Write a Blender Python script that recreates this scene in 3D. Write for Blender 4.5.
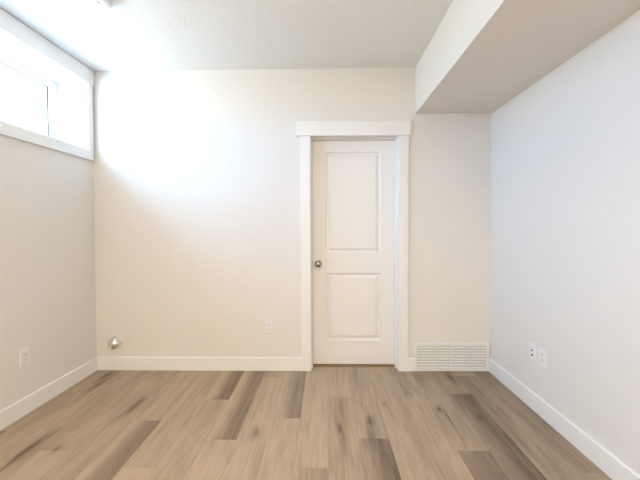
import bpy, bmesh, math, random
from mathutils import Matrix, Vector, Euler

for o in list(bpy.data.objects):
    bpy.data.objects.remove(o, do_unlink=True)
S = bpy.context.scene
C = S.collection
random.seed(7)

# ------------------------------------------------------------------ sizes (metres)
XR, H = 3.434, 2.605            # right wall, ceiling
SB, SX = 2.216, 2.789           # soffit underside and its left face
YR = -5.6                       # rear wall, behind the camera
WY0, WY1 = -0.081, -2.55       # window opening along the left wall
WZ0, WZ1 = 1.911, 2.472
DX0, DX1, DZ = 1.893, 2.642, 2.0272   # door opening

# ------------------------------------------------------------------ camera
cd = bpy.data.cameras.new('camera')
cam = bpy.data.objects.new('camera', cd)
C.objects.link(cam)
cd.sensor_width = 36.0
cd.lens = 36.0 * 325.0 / 640.0
cd.shift_y = -5.36 / 640.0
cd.clip_start = 0.02
pitch, yaw, roll = 0.0192, 0.0158, -0.0033
f = Vector((-math.sin(yaw) * math.cos(pitch), math.cos(yaw) * math.cos(pitch), -math.sin(pitch)))
r = Vector((math.cos(yaw), math.sin(yaw), 0))
u = r.cross(f)
c_, s_ = math.cos(roll), math.sin(roll)
r, u = c_ * r + s_ * u, -s_ * r + c_ * u
m = Matrix((r, u, -f)).transposed().to_4x4()
m.translation = Vector((2.0143, -2.8104, 1.237))
cam.matrix_world = m
S.camera = cam

# ------------------------------------------------------------------ world, lights, exposure
S.view_settings.view_transform = 'Standard'
S.view_settings.look = 'None'
S.view_settings.gamma = 1.0
S.view_settings.use_curve_mapping = False
S.view_settings.exposure = 0.0
FILL_COL, FILL_W = (1.0, 0.85, 0.615), 30.5
SKY_UP = (10.8, 18.8, 30.5)      # clear blue sky
SKY_GROUND = (14.4, 16.0, 16.6) # bright pale ground outside

w = bpy.data.worlds.new('sky'); S.world = w
w.use_nodes = True
wn_ = w.node_tree.nodes; wl_ = w.node_tree.links
bg = wn_['Background']
wtc = wn_.new('ShaderNodeTexCoord'); wsp = wn_.new('ShaderNodeSeparateXYZ')
wmr = wn_.new('ShaderNodeMapRange'); wmr.inputs['From Min'].default_value = -0.06; wmr.inputs['From Max'].default_value = 0.10
wmr.interpolation_type = 'SMOOTHSTEP'
wmx = wn_.new('ShaderNodeMix'); wmx.data_type = 'RGBA'
wmx.inputs['A'].default_value = (*[q / 10 for q in SKY_GROUND], 1)
wmx.inputs['B'].default_value = (*[q / 10 for q in SKY_UP], 1)
wl_.new(wtc.outputs['Generated'], wsp.inputs[0]); wl_.new(wsp.outputs[2], wmr.inputs['Value'])
wl_.new(wmr.outputs['Result'], wmx.inputs['Factor']); wl_.new(wmx.outputs['Result'], bg.inputs[0])
bg.inputs[1].default_value = 10.0
pl = bpy.data.lights.new('window_portal', 'AREA')
pl.shape = 'RECTANGLE'; pl.size = WZ1 - WZ0; pl.size_y = WY0 - WY1
pl.cycles.is_portal = True
po = bpy.data.objects.new('window_portal', pl); C.objects.link(po)
po.location = (-0.40, (WY0 + WY1) / 2, (WZ0 + WZ1) / 2)
po.rotation_euler = (0, -math.pi / 2, 0)

# ------------------------------------------------------------------ materials
def new_mat(name):
    m = bpy.data.materials.new(name); m.use_nodes = True
    nt = m.node_tree
    return m, nt, nt.nodes['Principled BSDF']

def plain(name, col, rough=0.5, metal=0.0, bump=0.0, scale=200.0, vary=0.0, spec=0.5):
    m, nt, b = new_mat(name)
    b.inputs['Base Color'].default_value = (*col, 1)
    b.inputs['Roughness'].default_value = rough
    b.inputs['Metallic'].default_value = metal
    b.inputs['Specular IOR Level'].default_value = spec
    tc = nt.nodes.new('ShaderNodeTexCoord')
    nz = nt.nodes.new('ShaderNodeTexNoise')
    nz.inputs['Scale'].default_value = scale
    nz.inputs['Detail'].default_value = 3
    nt.links.new(tc.outputs['Object'], nz.inputs['Vector'])
    if bump:
        bp = nt.nodes.new('ShaderNodeBump')
        bp.inputs['Strength'].default_value = bump
        bp.inputs['Distance'].default_value = 0.002
        nt.links.new(nz.outputs['Fac'], bp.inputs['Height'])
        nt.links.new(bp.outputs['Normal'], b.inputs['Normal'])
    if vary:
        mx = nt.nodes.new('ShaderNodeMix'); mx.data_type = 'RGBA'
        mx.inputs['A'].default_value = (*[v * (1 - vary) for v in col], 1)
        mx.inputs['B'].default_value = (*[min(1, v * (1 + vary)) for v in col], 1)
        nt.links.new(nz.outputs['Fac'], mx.inputs['Factor'])
        nt.links.new(mx.outputs['Result'], b.inputs['Base Color'])
    return m

M = {}
M['wall'] = plain('wall_paint', (0.79, 0.765, 0.735), 0.75, bump=0.12, scale=160, spec=0.25)
M['ceiling'] = plain('ceiling_paint', (0.84, 0.84, 0.83), 0.9, bump=0.9, scale=70, spec=0.1)
M['trim'] = plain('trim_paint', (0.86, 0.85, 0.84), 0.35, bump=0.02, scale=60)
M['door'] = plain('door_paint', (0.85, 0.835, 0.82), 0.4, bump=0.02, scale=60)
M['vinyl'] = plain('white_vinyl', (0.86, 0.87, 0.88), 0.35, vary=0.01)
M['gasket'] = plain('glazing_gasket', (0.012, 0.022, 0.04), 0.6, vary=0.03)
M['plate'] = plain('white_plastic', (0.84, 0.83, 0.82), 0.35, vary=0.01)
M['socket'] = plain('socket_plastic', (0.80, 0.785, 0.77), 0.4, vary=0.01)
M['dark'] = plain('dark_slot', (0.05, 0.045, 0.04), 0.6, vary=0.05)
M['jack'] = plain('grey_jack', (0.32, 0.31, 0.30), 0.45, vary=0.05)
M['slot'] = plain('slot_shadow', (0.30, 0.28, 0.27), 0.6, vary=0.05)
M['nickel'] = plain('satin_nickel', (0.38, 0.345, 0.31), 0.2, 1.0, vary=0.03)
M['chrome'] = plain('polished_metal', (0.86, 0.84, 0.82), 0.20, 1.0, vary=0.02)
M['grille'] = plain('grille_enamel', (0.83, 0.83, 0.82), 0.4, vary=0.01)
M['duct'] = plain('duct_grey', (0.60, 0.60, 0.60), 0.7, vary=0.05)
M['threshold'] = plain('threshold_wood', (0.28, 0.16, 0.07), 0.55, vary=0.15, scale=40)
M['screw'] = plain('screw_metal', (0.7, 0.7, 0.7), 0.35, 1.0, vary=0.02)
M['subfloor'] = plain('subfloor', (0.14, 0.11, 0.08), 0.9, vary=0.1)

m, nt, b = new_mat('clear_glass')
nt.nodes.remove(b)
tr = nt.nodes.new('ShaderNodeBsdfTransparent'); gl = nt.nodes.new('ShaderNodeBsdfGlossy')
gl.inputs['Roughness'].default_value = 0.02
lw = nt.nodes.new('ShaderNodeLayerWeight'); lw.inputs['Blend'].default_value = 0.5
pw = nt.nodes.new('ShaderNodeMath'); pw.operation = 'POWER'; pw.inputs[1].default_value = 5.0
nt.links.new(lw.outputs['Facing'], pw.inputs[0])
ad = nt.nodes.new('ShaderNodeMath'); ad.operation = 'MULTIPLY_ADD'; ad.inputs[1].default_value = 0.9; ad.inputs[2].default_value = 0.04
nt.links.new(pw.outputs[0], ad.inputs[0])
mx = nt.nodes.new('ShaderNodeMixShader')
tr.inputs[0].default_value = (0.95, 0.975, 0.97, 1)
nt.links.new(ad.outputs[0], mx.inputs[0]); nt.links.new(tr.outputs[0], mx.inputs[1]); nt.links.new(gl.outputs[0], mx.inputs[2])
nt.links.new(mx.outputs[0], nt.nodes['Material Output'].inputs['Surface'])
M['glass'] = m

m, nt, b = new_mat('fill_lens')
b.inputs['Base Color'].default_value = (0.9, 0.9, 0.88, 1)
b.inputs['Emission Color'].default_value = (*FILL_COL, 1)
b.inputs['Emission Strength'].default_value = FILL_W * 0.15  # glow of the added fill lamps
M['lens'] = m

# floor: oak-look planks; per-plank tone and offset in the 'plank' attribute, u across the plank in the UV map
KNOTS = [  # x, y, length along plank, width, strength
    (2.102, -0.83, 0.055, 0.020, 0.75), (2.112, -0.96, 0.16, 0.018, 0.40), (2.297, -0.75, 0.06, 0.026, 0.75),
    (2.280, -0.86, 0.12, 0.030, 0.45), (1.588, -0.88, 0.055, 0.016, 0.60), (2.790, -0.60, 0.040, 0.015, 0.75),
    (2.812, -0.74, 0.17, 0.010, 0.55), (2.432, -0.54, 0.035, 0.013, 0.60), (2.449, -0.64, 0.12, 0.008, 0.45),
    (0.682, -0.57, 0.12, 0.032, 0.85), (0.655, -0.66, 0.10, 0.014, 0.4), (0.343, -1.02, 0.17, 0.020, 0.80),
    (0.365, -0.90, 0.06, 0.012, 0.6), (0.161, -0.11, 0.11, 0.030, 0.9), (0.200, -0.27, 0.18, 0.026, 0.6),
    (2.27, -0.55, 0.09, 0.012, 0.35), (2.125, -0.60, 0.13, 0.012, 0.35), (1.36, -0.95, 0.10, 0.02, 0.25),
    (3.02, -0.70, 0.03, 0.012, 0.45), (3.20, -0.62, 0.07, 0.012, 0.35), (2.62, -0.33, 0.12, 0.02, 0.35),
    (1.00, -0.85, 0.05, 0.012, 0.3), (0.50, -1.04, 0.05, 0.018, 0.45), (3.05, -0.12, 0.10, 0.02, 0.45),
]
m, nt, b = new_mat('oak_plank_floor')
N = nt.nodes; L = nt.links
def math_node(op, a, b_=None, clamp=False):
    n = N.new('ShaderNodeMath'); n.operation = op; n.use_clamp = clamp
    for i, v in enumerate((a, b_)):
        if v is None: continue
        if isinstance(v, (int, float)): n.inputs[i].default_value = v
        else: L.new(v, n.inputs[i])
    return n.outputs[0]
def rgb(*c): return tuple(((v / 255 + 0.055) / 1.055) ** 2.4 if v > 10 else v / 255 / 12.92 for v in c) + (1,)
at = N.new('ShaderNodeAttribute'); at.attribute_name = 'plank'
sep = N.new('ShaderNodeSeparateColor'); L.new(at.outputs['Color'], sep.inputs[0])
tone, roff, grad = sep.outputs[0], sep.outputs[1], sep.outputs[2]
uv = N.new('ShaderNodeUVMap'); sepu = N.new('ShaderNodeSeparateXYZ'); L.new(uv.outputs[0], sepu.inputs[0])
tc = N.new('ShaderNodeTexCoord')
sepo = N.new('ShaderNodeSeparateXYZ'); L.new(tc.outputs['Object'], sepo.inputs[0])
def stretched(sx, sy, scale, detail, dist=0.0, extra=0.0, rough=0.55):
    cb = N.new('ShaderNodeCombineXYZ')
    L.new(math_node('MULTIPLY', sepo.outputs[0], sx), cb.inputs[0])
    L.new(math_node('MULTIPLY', sepo.outputs[1], sy), cb.inputs[1])
    L.new(math_node('ADD', math_node('MULTIPLY', roff, 37.0), extra), cb.inputs[2])
    nz = N.new('ShaderNodeTexNoise')
    nz.inputs['Scale'].default_value = scale; nz.inputs['Detail'].default_value = detail
    nz.inputs['Distortion'].default_value = dist; nz.inputs['Roughness'].default_value = rough
    L.new(cb.outputs[0], nz.inputs['Vector'])
    return nz.outputs['Fac']
fine = stretched(110, 3.5, 1.0, 5, 0.8, 0, 0.7)
mid = stretched(30, 1.8, 1.0, 5, 1.6, 11)
broad = stretched(9, 2.2, 1.0, 3, 0.6, 23)
# value = tone + across-plank gradient + grain
gm = N.new('ShaderNodeMapRange'); gm.interpolation_type = 'SMOOTHSTEP'
gm.inputs['From Min'].default_value = 0.05; gm.inputs['From Max'].default_value = 0.72
L.new(math_node('ADD', sepu.outputs[0], math_node('MULTIPLY', math_node('SUBTRACT', broad, 0.5), 0.7)), gm.inputs['Value'])
v = math_node('ADD', tone, math_node('MULTIPLY', math_node('SUBTRACT', grad, 0.5), math_node('SUBTRACT', gm.outputs['Result'], 0.5)))
v = math_node('ADD', v, math_node('MULTIPLY', math_node('SUBTRACT', fine, 0.5), 0.48))
v = math_node('ADD', v, math_node('MULTIPLY', math_node('SUBTRACT', mid, 0.5), 0.50))
v = math_node('ADD', v, math_node('MULTIPLY', math_node('SUBTRACT', broad, 0.5), 0.36))
tot = None
warp = stretched(14, 9, 1.0, 3, 0.3, 51)
wx = math_node('ADD', sepo.outputs[0], math_node('MULTIPLY', math_node('SUBTRACT', warp, 0.5), 0.035))
wy = math_node('ADD', sepo.outputs[1], math_node('MULTIPLY', math_node('SUBTRACT', warp, 0.5), 0.10))
for kx, ky, kl, kw, ks in KNOTS:
    dx = math_node('DIVIDE', math_node('SUBTRACT', wx, kx), kw)
    dy = math_node('DIVIDE', math_node('SUBTRACT', wy, ky), kl)
    d2 = math_node('ADD', math_node('MULTIPLY', dx, dx), math_node('MULTIPLY', dy, dy))
    g = math_node('MULTIPLY', math_node('POWER', 2.718, math_node('MULTIPLY', d2, -1.0)), ks)
    tot = g if tot is None else math_node('MAXIMUM', tot, g)
v = math_node('SUBTRACT', v, math_node('MULTIPLY', tot, 0.55))
ramp = N.new('ShaderNodeValToRGB'); L.new(v, ramp.inputs[0])
cr = ramp.color_ramp
cr.elements[0].position = 0.0; cr.elements[0].color = rgb(100, 83, 68)
cr.elements[1].position = 1.0; cr.elements[1].color = rgb(207, 188, 167)
e = cr.elements.new(0.30); e.color = rgb(147, 128, 110)
e = cr.elements.new(0.55); e.color = rgb(178, 157, 135)
e = cr.elements.new(0.78); e.color = rgb(194, 173, 150)
L.new(ramp.outputs[0], b.inputs['Base Color'])
b.inputs['Specular IOR Level'].default_value = 0.35
L.new(math_node('ADD', math_node('MULTIPLY', fine, 0.12), 0.42), b.inputs['Roughness'])
bp = N.new('ShaderNodeBump'); bp.inputs['Strength'].default_value = 0.15; bp.inputs['Distance'].default_value = 0.001
L.new(fine, bp.inputs['Height']); L.new(bp.outputs[0], b.inputs['Normal'])
M['floor'] = m

# ------------------------------------------------------------------ mesh helpers
def obj(name, bm, mat, parent=None, smooth=False):
    me = bpy.data.meshes.new(name)
    bmesh.ops.recalc_face_normals(bm, faces=bm.faces[:])
    bm.to_mesh(me); bm.free()
    if smooth:
        for p in me.polygons: p.use_smooth = True
    o = bpy.data.objects.new(name, me); C.objects.link(o)
    me.materials.append(mat)
    if parent: o.parent = parent
    return o

def box(bm, x0, x1, y0, y1, z0, z1, bevel=0.0, seg=2):
    n0 = len(bm.verts)
    ret = bmesh.ops.create_cube(bm, size=1.0)
    vs = ret['verts']
    for vv in vs:
        vv.co = Vector(((x0 + x1) / 2 + vv.co.x * (x1 - x0), (y0 + y1) / 2 + vv.co.y * (y1 - y0), (z0 + z1) / 2 + vv.co.z * (z1 - z0)))
    if bevel:
        es = list({e for vv in vs for e in vv.link_edges})
        bmesh.ops.bevel(bm, geom=es, offset=bevel, segments=seg, affect='EDGES', profile=0.5)

def boxes(*bs, bevel=0.0):
    bm = bmesh.new()
    for q in bs: box(bm, *q, bevel=bevel)
    return bm

def lathe(profile, n=40):
    """profile of (radius, height); axis +Z"""
    bm = bmesh.new(); rings = []
    for rr, zz in profile:
        if rr < 1e-6: rings.append([bm.verts.new((0, 0, zz))])
        else: rings.append([bm.verts.new((rr * math.cos(2 * math.pi * i / n), rr * math.sin(2 * math.pi * i / n), zz)) for i in range(n)])
    for a, b2 in zip(rings, rings[1:]):
        for i in range(n):
            j = (i + 1) % n
            if len(a) == 1 and len(b2) == 1: continue
            if len(a) == 1: bm.faces.new((a[0], b2[i], b2[j]))
            elif len(b2) == 1: bm.faces.new((a[i], a[j], b2[0]))
            else: bm.faces.new((a[i], a[j], b2[j], b2[i]))
    for rg in (rings[0], rings[-1]):
        if len(rg) > 1: bm.faces.new(rg)
    return bm

def struct(name, bm, mat, parent=None, label=None, smooth=False):
    o = obj(name, bm, mat, parent, smooth)
    if parent is None: o['kind'] = 'structure'
    if label: o['label'] = label
    return o

def empty(name, loc=(0, 0, 0), rot=(0, 0, 0)):
    o = bpy.data.objects.new(name, None); C.objects.link(o)
    o.empty_display_size = 0.05
    o.location = loc; o.rotation_euler = rot
    return o

def thing(name, label, cat, loc, rot=(0, 0, 0), group=None):
    o = empty(name, loc, rot)
    o['label'] = label; o['category'] = cat
    if group: o['group'] = group
    return o

# ------------------------------------------------------------------ room shell
T = 0.13
YH = 1.0     # far end of the unseen shell added behind the door
# walls
struct('wall_back', boxes((-0.4, DX0 - 0.018, 0, T, -0.02, H), (DX1 + 0.018, XR + 0.15, 0, T, -0.02, H),
                          (DX0 - 0.018, DX1 + 0.018, 0, T, DZ + 0.018, H)), M['wall'])
struct('wall_left', boxes((-0.4, 0, YR, WY1 - 0.015, -0.02, H), (-0.4, 0, WY0 + 0.015, 0, -0.02, H),
                          (-0.4, 0, WY1 - 0.015, WY0 + 0.015, -0.02, WZ0 - 0.015), (-0.4, 0, WY1 - 0.015, WY0 + 0.015, WZ1 + 0.015, H)), M['wall'])
struct('wall_right', boxes((XR, XR + 0.15, YR, 0, -0.02, H)), M['wall'])
struct('wall_rear', boxes((-0.4, XR + 0.15, YR - 0.15, YR, -0.02, H)), M['wall'])
struct('leak_shell', boxes((DX0 - 0.4, DX0 - 0.3, T, YH, -0.02, 2.3), (DX1 + 0.3, DX1 + 0.4, T, YH, -0.02, 2.3),
                            (DX0 - 0.4, DX1 + 0.4, YH, YH + 0.1, -0.02, 2.3), (DX0 - 0.4, DX1 + 0.4, T, YH, 2.3, 2.4)), M['wall'])  # unseen shell, added to stop outside light leaking under the door
struct('ceiling', boxes((-0.4, XR + 0.15, YR - 0.15, T, H, H + 0.12)), M['ceiling'])
bm = bmesh.new()
box(bm, SX, XR, YR, 0, SB, H)
struct('soffit', bm, M['wall'])

# floor planks
W0 = 0.179; X0 = 2.028; PL = 1.22
JOINT = {-6: -0.751, -4: -0.490, -3: -0.937, -1: -0.717, 0: -1.155, 1: -0.454, 2: -0.918, 5: -1.017, 6: -0.395, 8: -1.173,
         -11: -0.870, -8: -1.043, -5: -1.166, -2: -1.35, -7: -0.12, -9: -1.30, -10: -0.40, 3: -1.30, 4: -0.10, 7: -1.32}
TONE = {  # column: (far plank tone, gradient), (near plank tone, gradient)
    -11: ((.46, 0), (.24, -.1)), -10: ((.46, 0), (.50, 0)), -9: ((.48, 0), (.50, 0)), -8: ((.46, .05), (.54, 0)), -7: ((.46, .05), (.47, 0)),
    -6: ((.52, 0), (.40, -.38)), -5: ((.54, -.05), (.64, 0)), -4: ((.40, -.46), (.52, -.05)), -3: ((.42, -.42), (.60, 0)),
    -2: ((.56, .04), (.56, 0)), -1: ((.44, -.34), (.58, 0)), 0: ((.61, 0), (.46, -.15)), 1: ((.55, 0), (.49, 0)), 2: ((.50, 0), (.28, -.26)),
    3: ((.49, -.04), (.52, 0)), 4: ((.42, 0), (.48, 0)), 5: ((.42, 0), (.22, -.12)), 6: ((.38, -.04), (.18, -.24)), 7: ((.33, .06), (.38, 0)), 8: ((.27, -.06), (.38, 0))}
bm = bmesh.new()
col = bm.loops.layers.float_color.new('plank')
uvl = bm.loops.layers.uv.new('UVMap')
def plank(xa, xb, ya, yb, xu0, tone_, grad_):
    g, d = 0.0006, 0.0016
    rnd = random.random()
    top = [bm.verts.new((x, y, 0)) for x, y in ((xa + g, ya + g), (xb - g, ya + g), (xb - g, yb - g), (xa + g, yb - g))]
    bot = [bm.verts.new((x, y, -d)) for x, y in ((xa, ya), (xb, ya), (xb, yb), (xa, yb))]
    fs = [bm.faces.new(top)] + [bm.faces.new((bot[i], bot[(i + 1) % 4], top[(i + 1) % 4], top[i])) for i in range(4)]
    for fc in fs:
        for lp in fc.loops:
            lp[col] = (tone_, rnd, grad_ + 0.5, 1)
            lp[uvl].uv = ((lp.vert.co.x - xu0) / W0, lp.vert.co.y)
for k in range(-11, 9):
    xu = X0 + W0 * (k - 1)
    xa, xb = max(xu, 0.0), min(xu + W0, XR)
    j = JOINT[k]
    ys = [j]
    while ys[-1] > YR: ys.append(ys[-1] - PL)
    up = [j + PL]
    while up[-1] < YH: up.append(up[-1] + PL)
    ys = sorted(ys + up, reverse=True)
    for ya, yb in zip(ys[1:], ys[:-1]):
        a, b2 = max(ya, YR), min(yb, YH)
        if b2 - a < 0.01: continue
        if abs(ya - j) < 1e-6: t = TONE[k][0]
        elif abs(yb - j) < 1e-6: t = TONE[k][1]
        else: t = (random.uniform(.32, .60), random.uniform(-.2, .1)) if yb < -1.0 else (random.uniform(.46, .56), 0.0)
        plank(xa, xb, a, b2, xu, *t)
fl = struct('floor', bm, M['floor'])
struct('subfloor', boxes((-0.4, XR + 0.15, YR - 0.15, YH + 0.1, -0.06, -0.0015)), M['subfloor'])

# baseboards
BH, BT = 0.1135, 0.014
def profile_run(bm, a, b2, nrm, h, t):
    """board along a->b2 standing on the floor, thickness t along nrm, eased top edge"""
    a, b2, nrm = Vector((*a, 0)), Vector((*b2, 0)), Vector((*nrm, 0))
    prof = [(0, 0.0), (t, 0.0), (t, h - 0.005), (t - 0.0015, h - 0.0015), (t - 0.005, h), (0, h)]
    ra = [bm.verts.new(a + nrm * p + Vector((0, 0, q))) for p, q in prof]
    rb = [bm.verts.new(b2 + nrm * p + Vector((0, 0, q))) for p, q in prof]
    n = len(prof)
    for i in range(n): bm.faces.new((ra[i], ra[(i + 1) % n], rb[(i + 1) % n], rb[i]))
    bm.faces.new(ra); bm.faces.new(rb[::-1])
bm = bmesh.new()
profile_run(bm, (0, 0), (1.8023, 0), (0, -1), BH, BT)
profile_run(bm, (2.7264, 0), (2.782, 0), (0, -1), BH, BT)
struct('baseboard_back', bm, M['trim'])
bm = bmesh.new(); profile_run(bm, (0, YR), (0, -BT), (1, 0), BH, BT); struct('baseboard_left', bm, M['trim'])
bm = bmesh.new(); profile_run(bm, (XR, YR), (XR, -0.0005), (-1, 0), BH, BT); struct('baseboard_right', bm, M['trim'])
bm = bmesh.new(); profile_run(bm, (BT, YR), (XR - BT, YR), (0, 1), BH, BT); struct('baseboard_rear', bm, M['trim'])

# ------------------------------------------------------------------ door
tr1 = empty('trim_1'); tr1['kind'] = 'structure'
tr1['label'] = 'white flat casing and jamb around the door with an overhanging head board'
obj('casing', boxes((1.8023, 1.8885, -0.018, 0, 0, 2.0275), bevel=0.0015), M['trim'], tr1)
obj('casing', boxes((2.6465, 2.7264, -0.018, 0, 0, 2.0275), bevel=0.0015), M['trim'], tr1)
obj('head_casing', boxes((1.7708, 2.7416, -0.026, 0, 2.0275, 2.1502), bevel=0.002), M['trim'], tr1)
obj('jamb', boxes((DX0 - 0.018, DX0, 0.0, T, 0, DZ), (DX1, DX1 + 0.018, 0.0, T, 0, DZ), (DX0 - 0.018, DX1 + 0.018, 0.0, T, DZ, DZ + 0.018)), M['trim'], tr1)
obj('door_stop', boxes((DX0, DX0 + 0.010, 0.052, 0.0975, 0, DZ - 0.010), (DX1 - 0.010, DX1, 0.052, 0.0975, 0, DZ - 0.010),
                       (DX0, DX1, 0.052, 0.0975, DZ - 0.010, DZ), bevel=0.001), M['trim'], tr1)
obj('threshold', boxes((DX0, DX1, 0.070, T + 0.03, 0, 0.008), bevel=0.002), M['threshold'], tr1)

dr = empty('door_1', ((DX0 + DX1) / 2, 0.0985, 0)); dr['kind'] = 'structure'
dr['label'] = 'white two panel interior door with a round knob'
def panel_slab(x0, x1, z0, z1, panels, t):
    """front at y=0, thickness t; panels (xa,xb,za,zb) moulded into the front and back"""
    bm = bmesh.new()
    for side in (0, 1):
        Y = lambda d: d if side == 0 else t - d
        def quad(a, b2, c, d_, y):
            bm.faces.new([bm.verts.new((a, y, c)), bm.verts.new((b2, y, c)), bm.verts.new((b2, y, d_)), bm.verts.new((a, y, d_))])
        xa, xb = panels[0][0], panels[0][1]
        quad(x0, xa, z0, z1, Y(0)); quad(xb, x1, z0, z1, Y(0))
        zs = [z0]
        for p in sorted(panels, key=lambda q: q[2]): zs += [p[2], p[3]]
        zs.append(z1)
        for i in range(0, len(zs), 2): quad(xa, xb, zs[i], zs[i + 1], Y(0))
        for pa, pb, za, zb in panels:
            loops = []
            for ins, dep in ((0, 0), (0.004, 0.004), (0.010, 0.0120), (0.015, 0.0130), (0.024, 0.0130), (0.034, 0.007), (0.046, 0.0025), (0.050, 0.002)):
                loops.append([bm.verts.new(q) for q in ((pa + ins, Y(dep), za + ins), (pb - ins, Y(dep), za + ins), (pb - ins, Y(dep), zb - ins), (pa + ins, Y(dep), zb - ins))])
            for l0, l1 in zip(loops, loops[1:]):
                for i in range(4): bm.faces.new((l0[i], l0[(i + 1) % 4], l1[(i + 1) % 4], l1[i]))
            bm.faces.new(loops[-1])
    for q in (((x0, 0, z0), (x1, 0, z0), (x1, t, z0), (x0, t, z0)), ((x0, 0, z1), (x1, 0, z1), (x1, t, z1), (x0, t, z1)),
              ((x0, 0, z0), (x0, t, z0), (x0, t, z1), (x0, 0, z1)), ((x1, 0, z0), (x1, t, z0), (x1, t, z1), (x1, 0, z1))):
        bm.faces.new([bm.verts.new(v_) for v_ in q])
    bmesh.ops.remove_doubles(bm, verts=bm.verts[:], dist=1e-5)
    return bm
cx = (DX0 + DX1) / 2
obj('slab', panel_slab(DX0 + 0.003 - cx, DX1 - 0.003 - cx, 0.014, DZ - 0.003,
                       [(2.0182 - cx, 2.5105 - cx, 1.0155, 1.9175), (2.0182 - cx, 2.5105 - cx, 0.228, 0.8366)], 0.035), M['door'], dr)
kn = obj('door_knob', lathe([(0, 0), (0.031, 0), (0.032, 0.003), (0.030, 0.007), (0.014, 0.010), (0.0115, 0.014), (0.0115, 0.028), (0.016, 0.032),
                             (0.023, 0.037), (0.0265, 0.044), (0.0270, 0.050), (0.0255, 0.057), (0.020, 0.062), (0.010, 0.0645), (0, 0.065)]), M['nickel'], dr, True)
kn.location = (1.952 - cx, 0, 0.9176); kn.rotation_euler = (math.pi / 2, 0, 0)
kn['label'] = 'round satin nickel knob'
lt = obj('privacy_button', lathe([(0.0045, 0), (0.0045, 0.004), (0.003, 0.005), (0, 0.005)], 20), M['dark'], kn, True)
lt.location = (0, 0, 0.0645)

# ------------------------------------------------------------------ window
wn = empty('window_1', (-0.25, 0, 0)); wn['kind'] = 'structure'
wn['label'] = 'high white vinyl framed basement window set deep in the left wall'
def frame_bm(x0, x1, ya, yb, za, zb, wd, bevel=0.002):
    return boxes((x0, x1, ya, yb, za, za + wd), (x0, x1, ya, yb, zb - wd, zb), (x0, x1, ya, ya + wd, za + wd, zb - wd), (x0, x1, yb - wd, yb, za + wd, zb - wd), bevel=bevel)
FS, FT = 0.082, 0.067
GY0, GY1, GZ0, GZ1 = WY0 - FS, WY1 + FS, WZ0 + FT, WZ1 - FT
obj('window_frame', boxes((-0.06, 0, WY1, WY0, WZ0, GZ0), (-0.06, 0, WY1, WY0, GZ1, WZ1), (-0.06, 0, WY1, GY1, GZ0, GZ1), (-0.06, 0, GY0, WY0, GZ0, GZ1), bevel=0.002), M['vinyl'], wn)
ym = (WY0 + WY1) / 2
obj('mullion', boxes((-0.055, -0.002, ym - 0.03, ym + 0.03, GZ0, GZ1), bevel=0.002), M['vinyl'], wn)
for ya, yb in ((GY1, ym - 0.03), (ym + 0.03, GY0)):
    p = obj('glass_pane', boxes((-0.014, -0.008, ya, yb, GZ0, GZ1)), M['glass'], wn)
    obj('gasket', frame_bm(-0.008, -0.001, ya, yb, GZ0, GZ1, 0.006, 0), M['gasket'], p)
tr2 = empty('trim_2'); tr2['kind'] = 'structure'
tr2['label'] = 'white flat casing and deep liner boards around the high window'
yc1 = WY1 - 0.065
obj('casing', boxes((0, 0.018, WY0 + 0.003, -0.0215, 1.8265, WZ1 - 0.0), bevel=0.0015), M['trim'], tr2)
obj('casing', boxes((0, 0.018, yc1, WY1 - 0.003, 1.8265, WZ1 - 0.0), bevel=0.0015), M['trim'], tr2)
obj('sill_casing', boxes((0, 0.018, WY1 - 0.003, WY0 + 0.003, 1.8265, WZ0 - 0.001), bevel=0.0015), M['trim'], tr2)
obj('head_casing', boxes((0, 0.022, yc1 - 0.02, -0.004, WZ1, H - 0.006), bevel=0.002), M['trim'], tr2)
obj('liner', boxes((-0.25, 0.0, WY1 - 0.015, WY0 + 0.015, WZ0 - 0.015, WZ0), (-0.25, 0.0, WY1 - 0.015, WY0 + 0.015, WZ1, WZ1 + 0.015),
                   (-0.25, 0.0, WY1 - 0.015, WY1, WZ0, WZ1), (-0.25, 0.0, WY0, WY0 + 0.015, WZ0, WZ1)), M['trim'], tr2)

# ------------------------------------------------------------------ wall plates (local: plate in XZ, front towards -Y)
def cover_plate_bm(wd=0.070, ht=0.114, t=0.006):
    bm = bmesh.new()
    loops = []
    for ins, y in ((0, 0), (0, -0.002), (0.0012, -0.0042), (0.004, -t)):
        a, b2 = wd / 2 - ins, ht / 2 - ins
        loops.append([bm.verts.new(q) for q in ((-a, y, -b2), (a, y, -b2), (a, y, b2), (-a, y, b2))])
    for l0, l1 in zip(loops, loops[1:]):
        for i in range(4): bm.faces.new((l0[i], l0[(i + 1) % 4], l1[(i + 1) % 4], l1[i]))
    bm.faces.new(loops[0]); bm.faces.new(loops[-1])
    return bm
def screw(parent, x, z, y=-0.006):
    s = obj('screw', lathe([(0.0032, 0), (0.0032, 0.0006), (0.002, 0.0013), (0, 0.0014)], 16), M['plate'], parent, True)
    s.location = (x, y, z); s.rotation_euler = (math.pi / 2, 0, 0)
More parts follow.
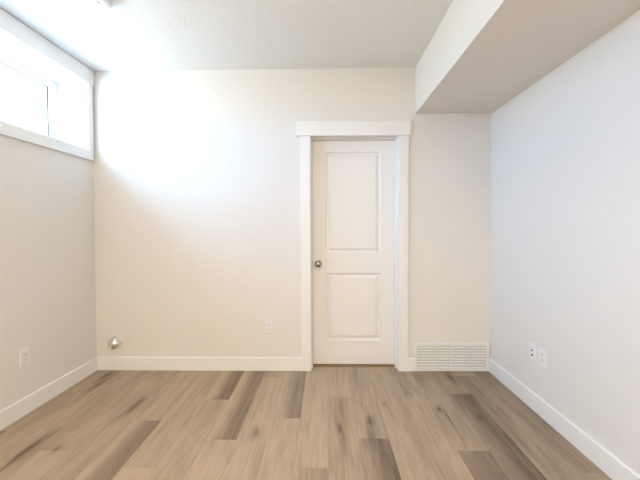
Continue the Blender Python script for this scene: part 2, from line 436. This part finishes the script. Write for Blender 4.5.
def duplex(label, loc, rotz, group):
    t = thing('wall_outlet', label, 'outlet', loc, (0, 0, rotz), group)
    obj('cover_plate', cover_plate_bm(), M['plate'], t)
    for z in (0.0195, -0.0195):
        f_ = obj('receptacle', boxes((-0.0165, 0.0165, -0.0078, -0.0055, z - 0.0142, z + 0.0142), bevel=0.001), M['socket'], t)
        obj('slot', boxes((-0.0075, -0.0052, -0.0081, -0.0070, z - 0.002, z + 0.0065)), M['slot'], f_)
        obj('slot', boxes((0.0052, 0.0075, -0.0081, -0.0070, z - 0.001, z + 0.0065)), M['slot'], f_)
        g = obj('ground_hole', lathe([(0.0024, 0), (0.0024, 0.001), (0, 0.0011)], 12), M['slot'], f_)
        g.location = (0, -0.0071, z - 0.008); g.rotation_euler = (math.pi / 2, 0, 0)
    screw(t, 0, 0)
    return t
duplex('white duplex outlet on the back wall left of the door', (1.523, 0, 0.380), 0, None)
duplex('white duplex outlet on the left wall under the window', (0, -0.6815, 0.383), math.pi / 2, None)
duplex('white duplex outlet on the right wall, nearer of the two plates', (XR, -0.683, 0.389), -math.pi / 2, None)
jk = thing('jack_plate', 'white cover plate with dark jacks on right wall, nearer the corner', 'wall plate', (XR, -0.579, 0.387), (0, 0, -math.pi / 2))
obj('cover_plate', cover_plate_bm(), M['plate'], jk)
a = obj('coaxial_jack', lathe([(0.0075, 0), (0.0075, 0.002), (0.0048, 0.0022), (0.0048, 0.008), (0.0035, 0.0085), (0, 0.0085)], 18), M['jack'], jk, True)
a.location = (0, -0.006, 0.012); a.rotation_euler = (math.pi / 2, 0, 0)
a['label'] = 'grey round coaxial jack'
a = obj('data_jack', boxes((-0.0075, 0.0075, -0.0078, -0.0055, -0.0270, -0.0140), bevel=0.0008), M['dark'], jk)
a['label'] = 'dark square data jack'
screw(jk, 0, 0.042); screw(jk, 0, -0.042)

# ------------------------------------------------------------------ return air grille
vx0, vx1, vz0, vz1 = 2.7815, 3.4195, 0.003, 0.2415
vt = thing('vent_grille', 'wide white louvred return air grille at floor between door and right wall', 'vent', ((vx0 + vx1) / 2, 0, vz0))
hw, hh = (vx1 - vx0) / 2, vz1 - vz0
FB = 0.022; YF = -0.017
obj('frame', boxes((-hw, hw, YF, -0.0005, 0, FB), (-hw, hw, YF, -0.0005, hh - FB, hh), (-hw, -hw + FB, YF, -0.0005, FB, hh - FB), (hw - FB, hw, YF, -0.0005, FB, hh - FB), bevel=0.002), M['grille'], vt)
obj('duct_backing', boxes((-hw + FB, hw - FB, -0.0025, -0.0005, FB, hh - FB)), M['duct'], vt)
iw = hw - FB
for i in (1, 2, 3):
    x = -iw + 2 * iw * i / 4
    obj('divider', boxes((x - 0.004, x + 0.004, -0.0165, -0.0025, FB, hh - FB), bevel=0.001), M['grille'], vt)
for i in range(4):
    bm = bmesh.new()
    xa = -iw + 2 * iw * i / 4 + 0.004; xb = -iw + 2 * iw * (i + 1) / 4 - 0.004
    ns = 8
    for s in range(ns):
        z = FB + (hh - 2 * FB) * (s + 0.5) / ns
        n0 = len(bm.verts)
        prof = [(-0.0160, -0.0075), (-0.0148, -0.0082), (-0.0068, 0.0032), (-0.0080, 0.0042)]
        ra = [bm.verts.new((xa, y, z + q)) for y, q in prof]; rb = [bm.verts.new((xb, y, z + q)) for y, q in prof]
        for k in range(4): bm.faces.new((ra[k], ra[(k + 1) % 4], rb[(k + 1) % 4], rb[k]))
        bm.faces.new(ra); bm.faces.new(rb[::-1])
    obj('louvre_panel', bm, M['grille'], vt)
for x in (-hw + 0.015, hw - 0.015):
    s = obj('screw', lathe([(0.004, 0), (0.004, 0.0008), (0.002, 0.0016), (0, 0.0017)], 16), M['grille'], vt, True)
    s.location = (x, YF, hh / 2); s.rotation_euler = (math.pi / 2, 0, 0)

# ------------------------------------------------------------------ round metal dome on the back wall
dm = thing('wall_dome', 'small round shiny dome cap low on back wall near left corner', 'dome cap', (0.1655, 0, 0.2355), (math.pi / 2, 0, 0))
obj('flange', lathe([(0, 0), (0.0585, 0), (0.0595, 0.002), (0.058, 0.0045), (0.054, 0.006), (0, 0.006)], 48), M['chrome'], dm, True)
prof = [(0.057, 0.005)] + [(0.057 * math.cos(t), 0.008 + 0.050 * math.sin(t)) for t in [i * math.pi / 2 / 14 for i in range(14)]] + [(0, 0.058)]
obj('dome', lathe(prof, 48), M['chrome'], dm, True)

# ------------------------------------------------------------------ round ceiling fixture
sd = thing('smoke_detector', 'round white fixture on the ceiling near the window', 'smoke detector', (0.685, -0.905, H), (math.pi, 0, 0))
obj('base', lathe([(0, 0), (0.084, 0), (0.085, 0.002), (0.085, 0.010), (0.082, 0.012), (0, 0.012)], 56), M['plate'], sd, True)
obj('cover', lathe([(0.070, 0.011), (0.073, 0.016), (0.078, 0.020), (0.078, 0.026), (0.074, 0.034), (0.062, 0.040), (0.040, 0.043), (0, 0.044)], 56), M['plate'], sd, True)
obj('test_button', lathe([(0.012, 0.043), (0.012, 0.0455), (0.010, 0.0465), (0, 0.0467)], 24), M['socket'], sd, True)

# ------------------------------------------------------------------ unseen fill lamps added behind the camera to brighten the room
k = 0
for x, y, txt in ((1.2, -3.7, 'left of the middle'), (2.45, -3.7, 'near the soffit'), (1.2, -5.0, 'far back on the left'), (2.45, -5.0, 'far back on the right')):
    t = thing('added_fill_lamp', 'added round flat fill lamp behind the viewpoint, ' + txt, 'fill light', (x, y, H), (math.pi, 0, 0), 'added fill lamps behind the viewpoint')
    obj('trim_ring', lathe([(0.150, 0), (0.17, 0), (0.17, 0.012), (0.162, 0.018), (0.150, 0.018)], 48), M['plate'], t, True)
    obj('lens', lathe([(0, 0.002), (0.149, 0.002), (0.149, 0.012), (0, 0.013)], 48), M['lens'], t, True)
    ld = bpy.data.lights.new('fill_light', 'AREA'); ld.shape = 'DISK'; ld.size = 0.29
    ld.energy = FILL_W; ld.color = FILL_COL
    lo = bpy.data.objects.new('fill_light', ld); C.objects.link(lo)
    lo.parent = t; lo.location = (0, 0, 0.022); lo.rotation_euler = (math.pi, 0, 0)
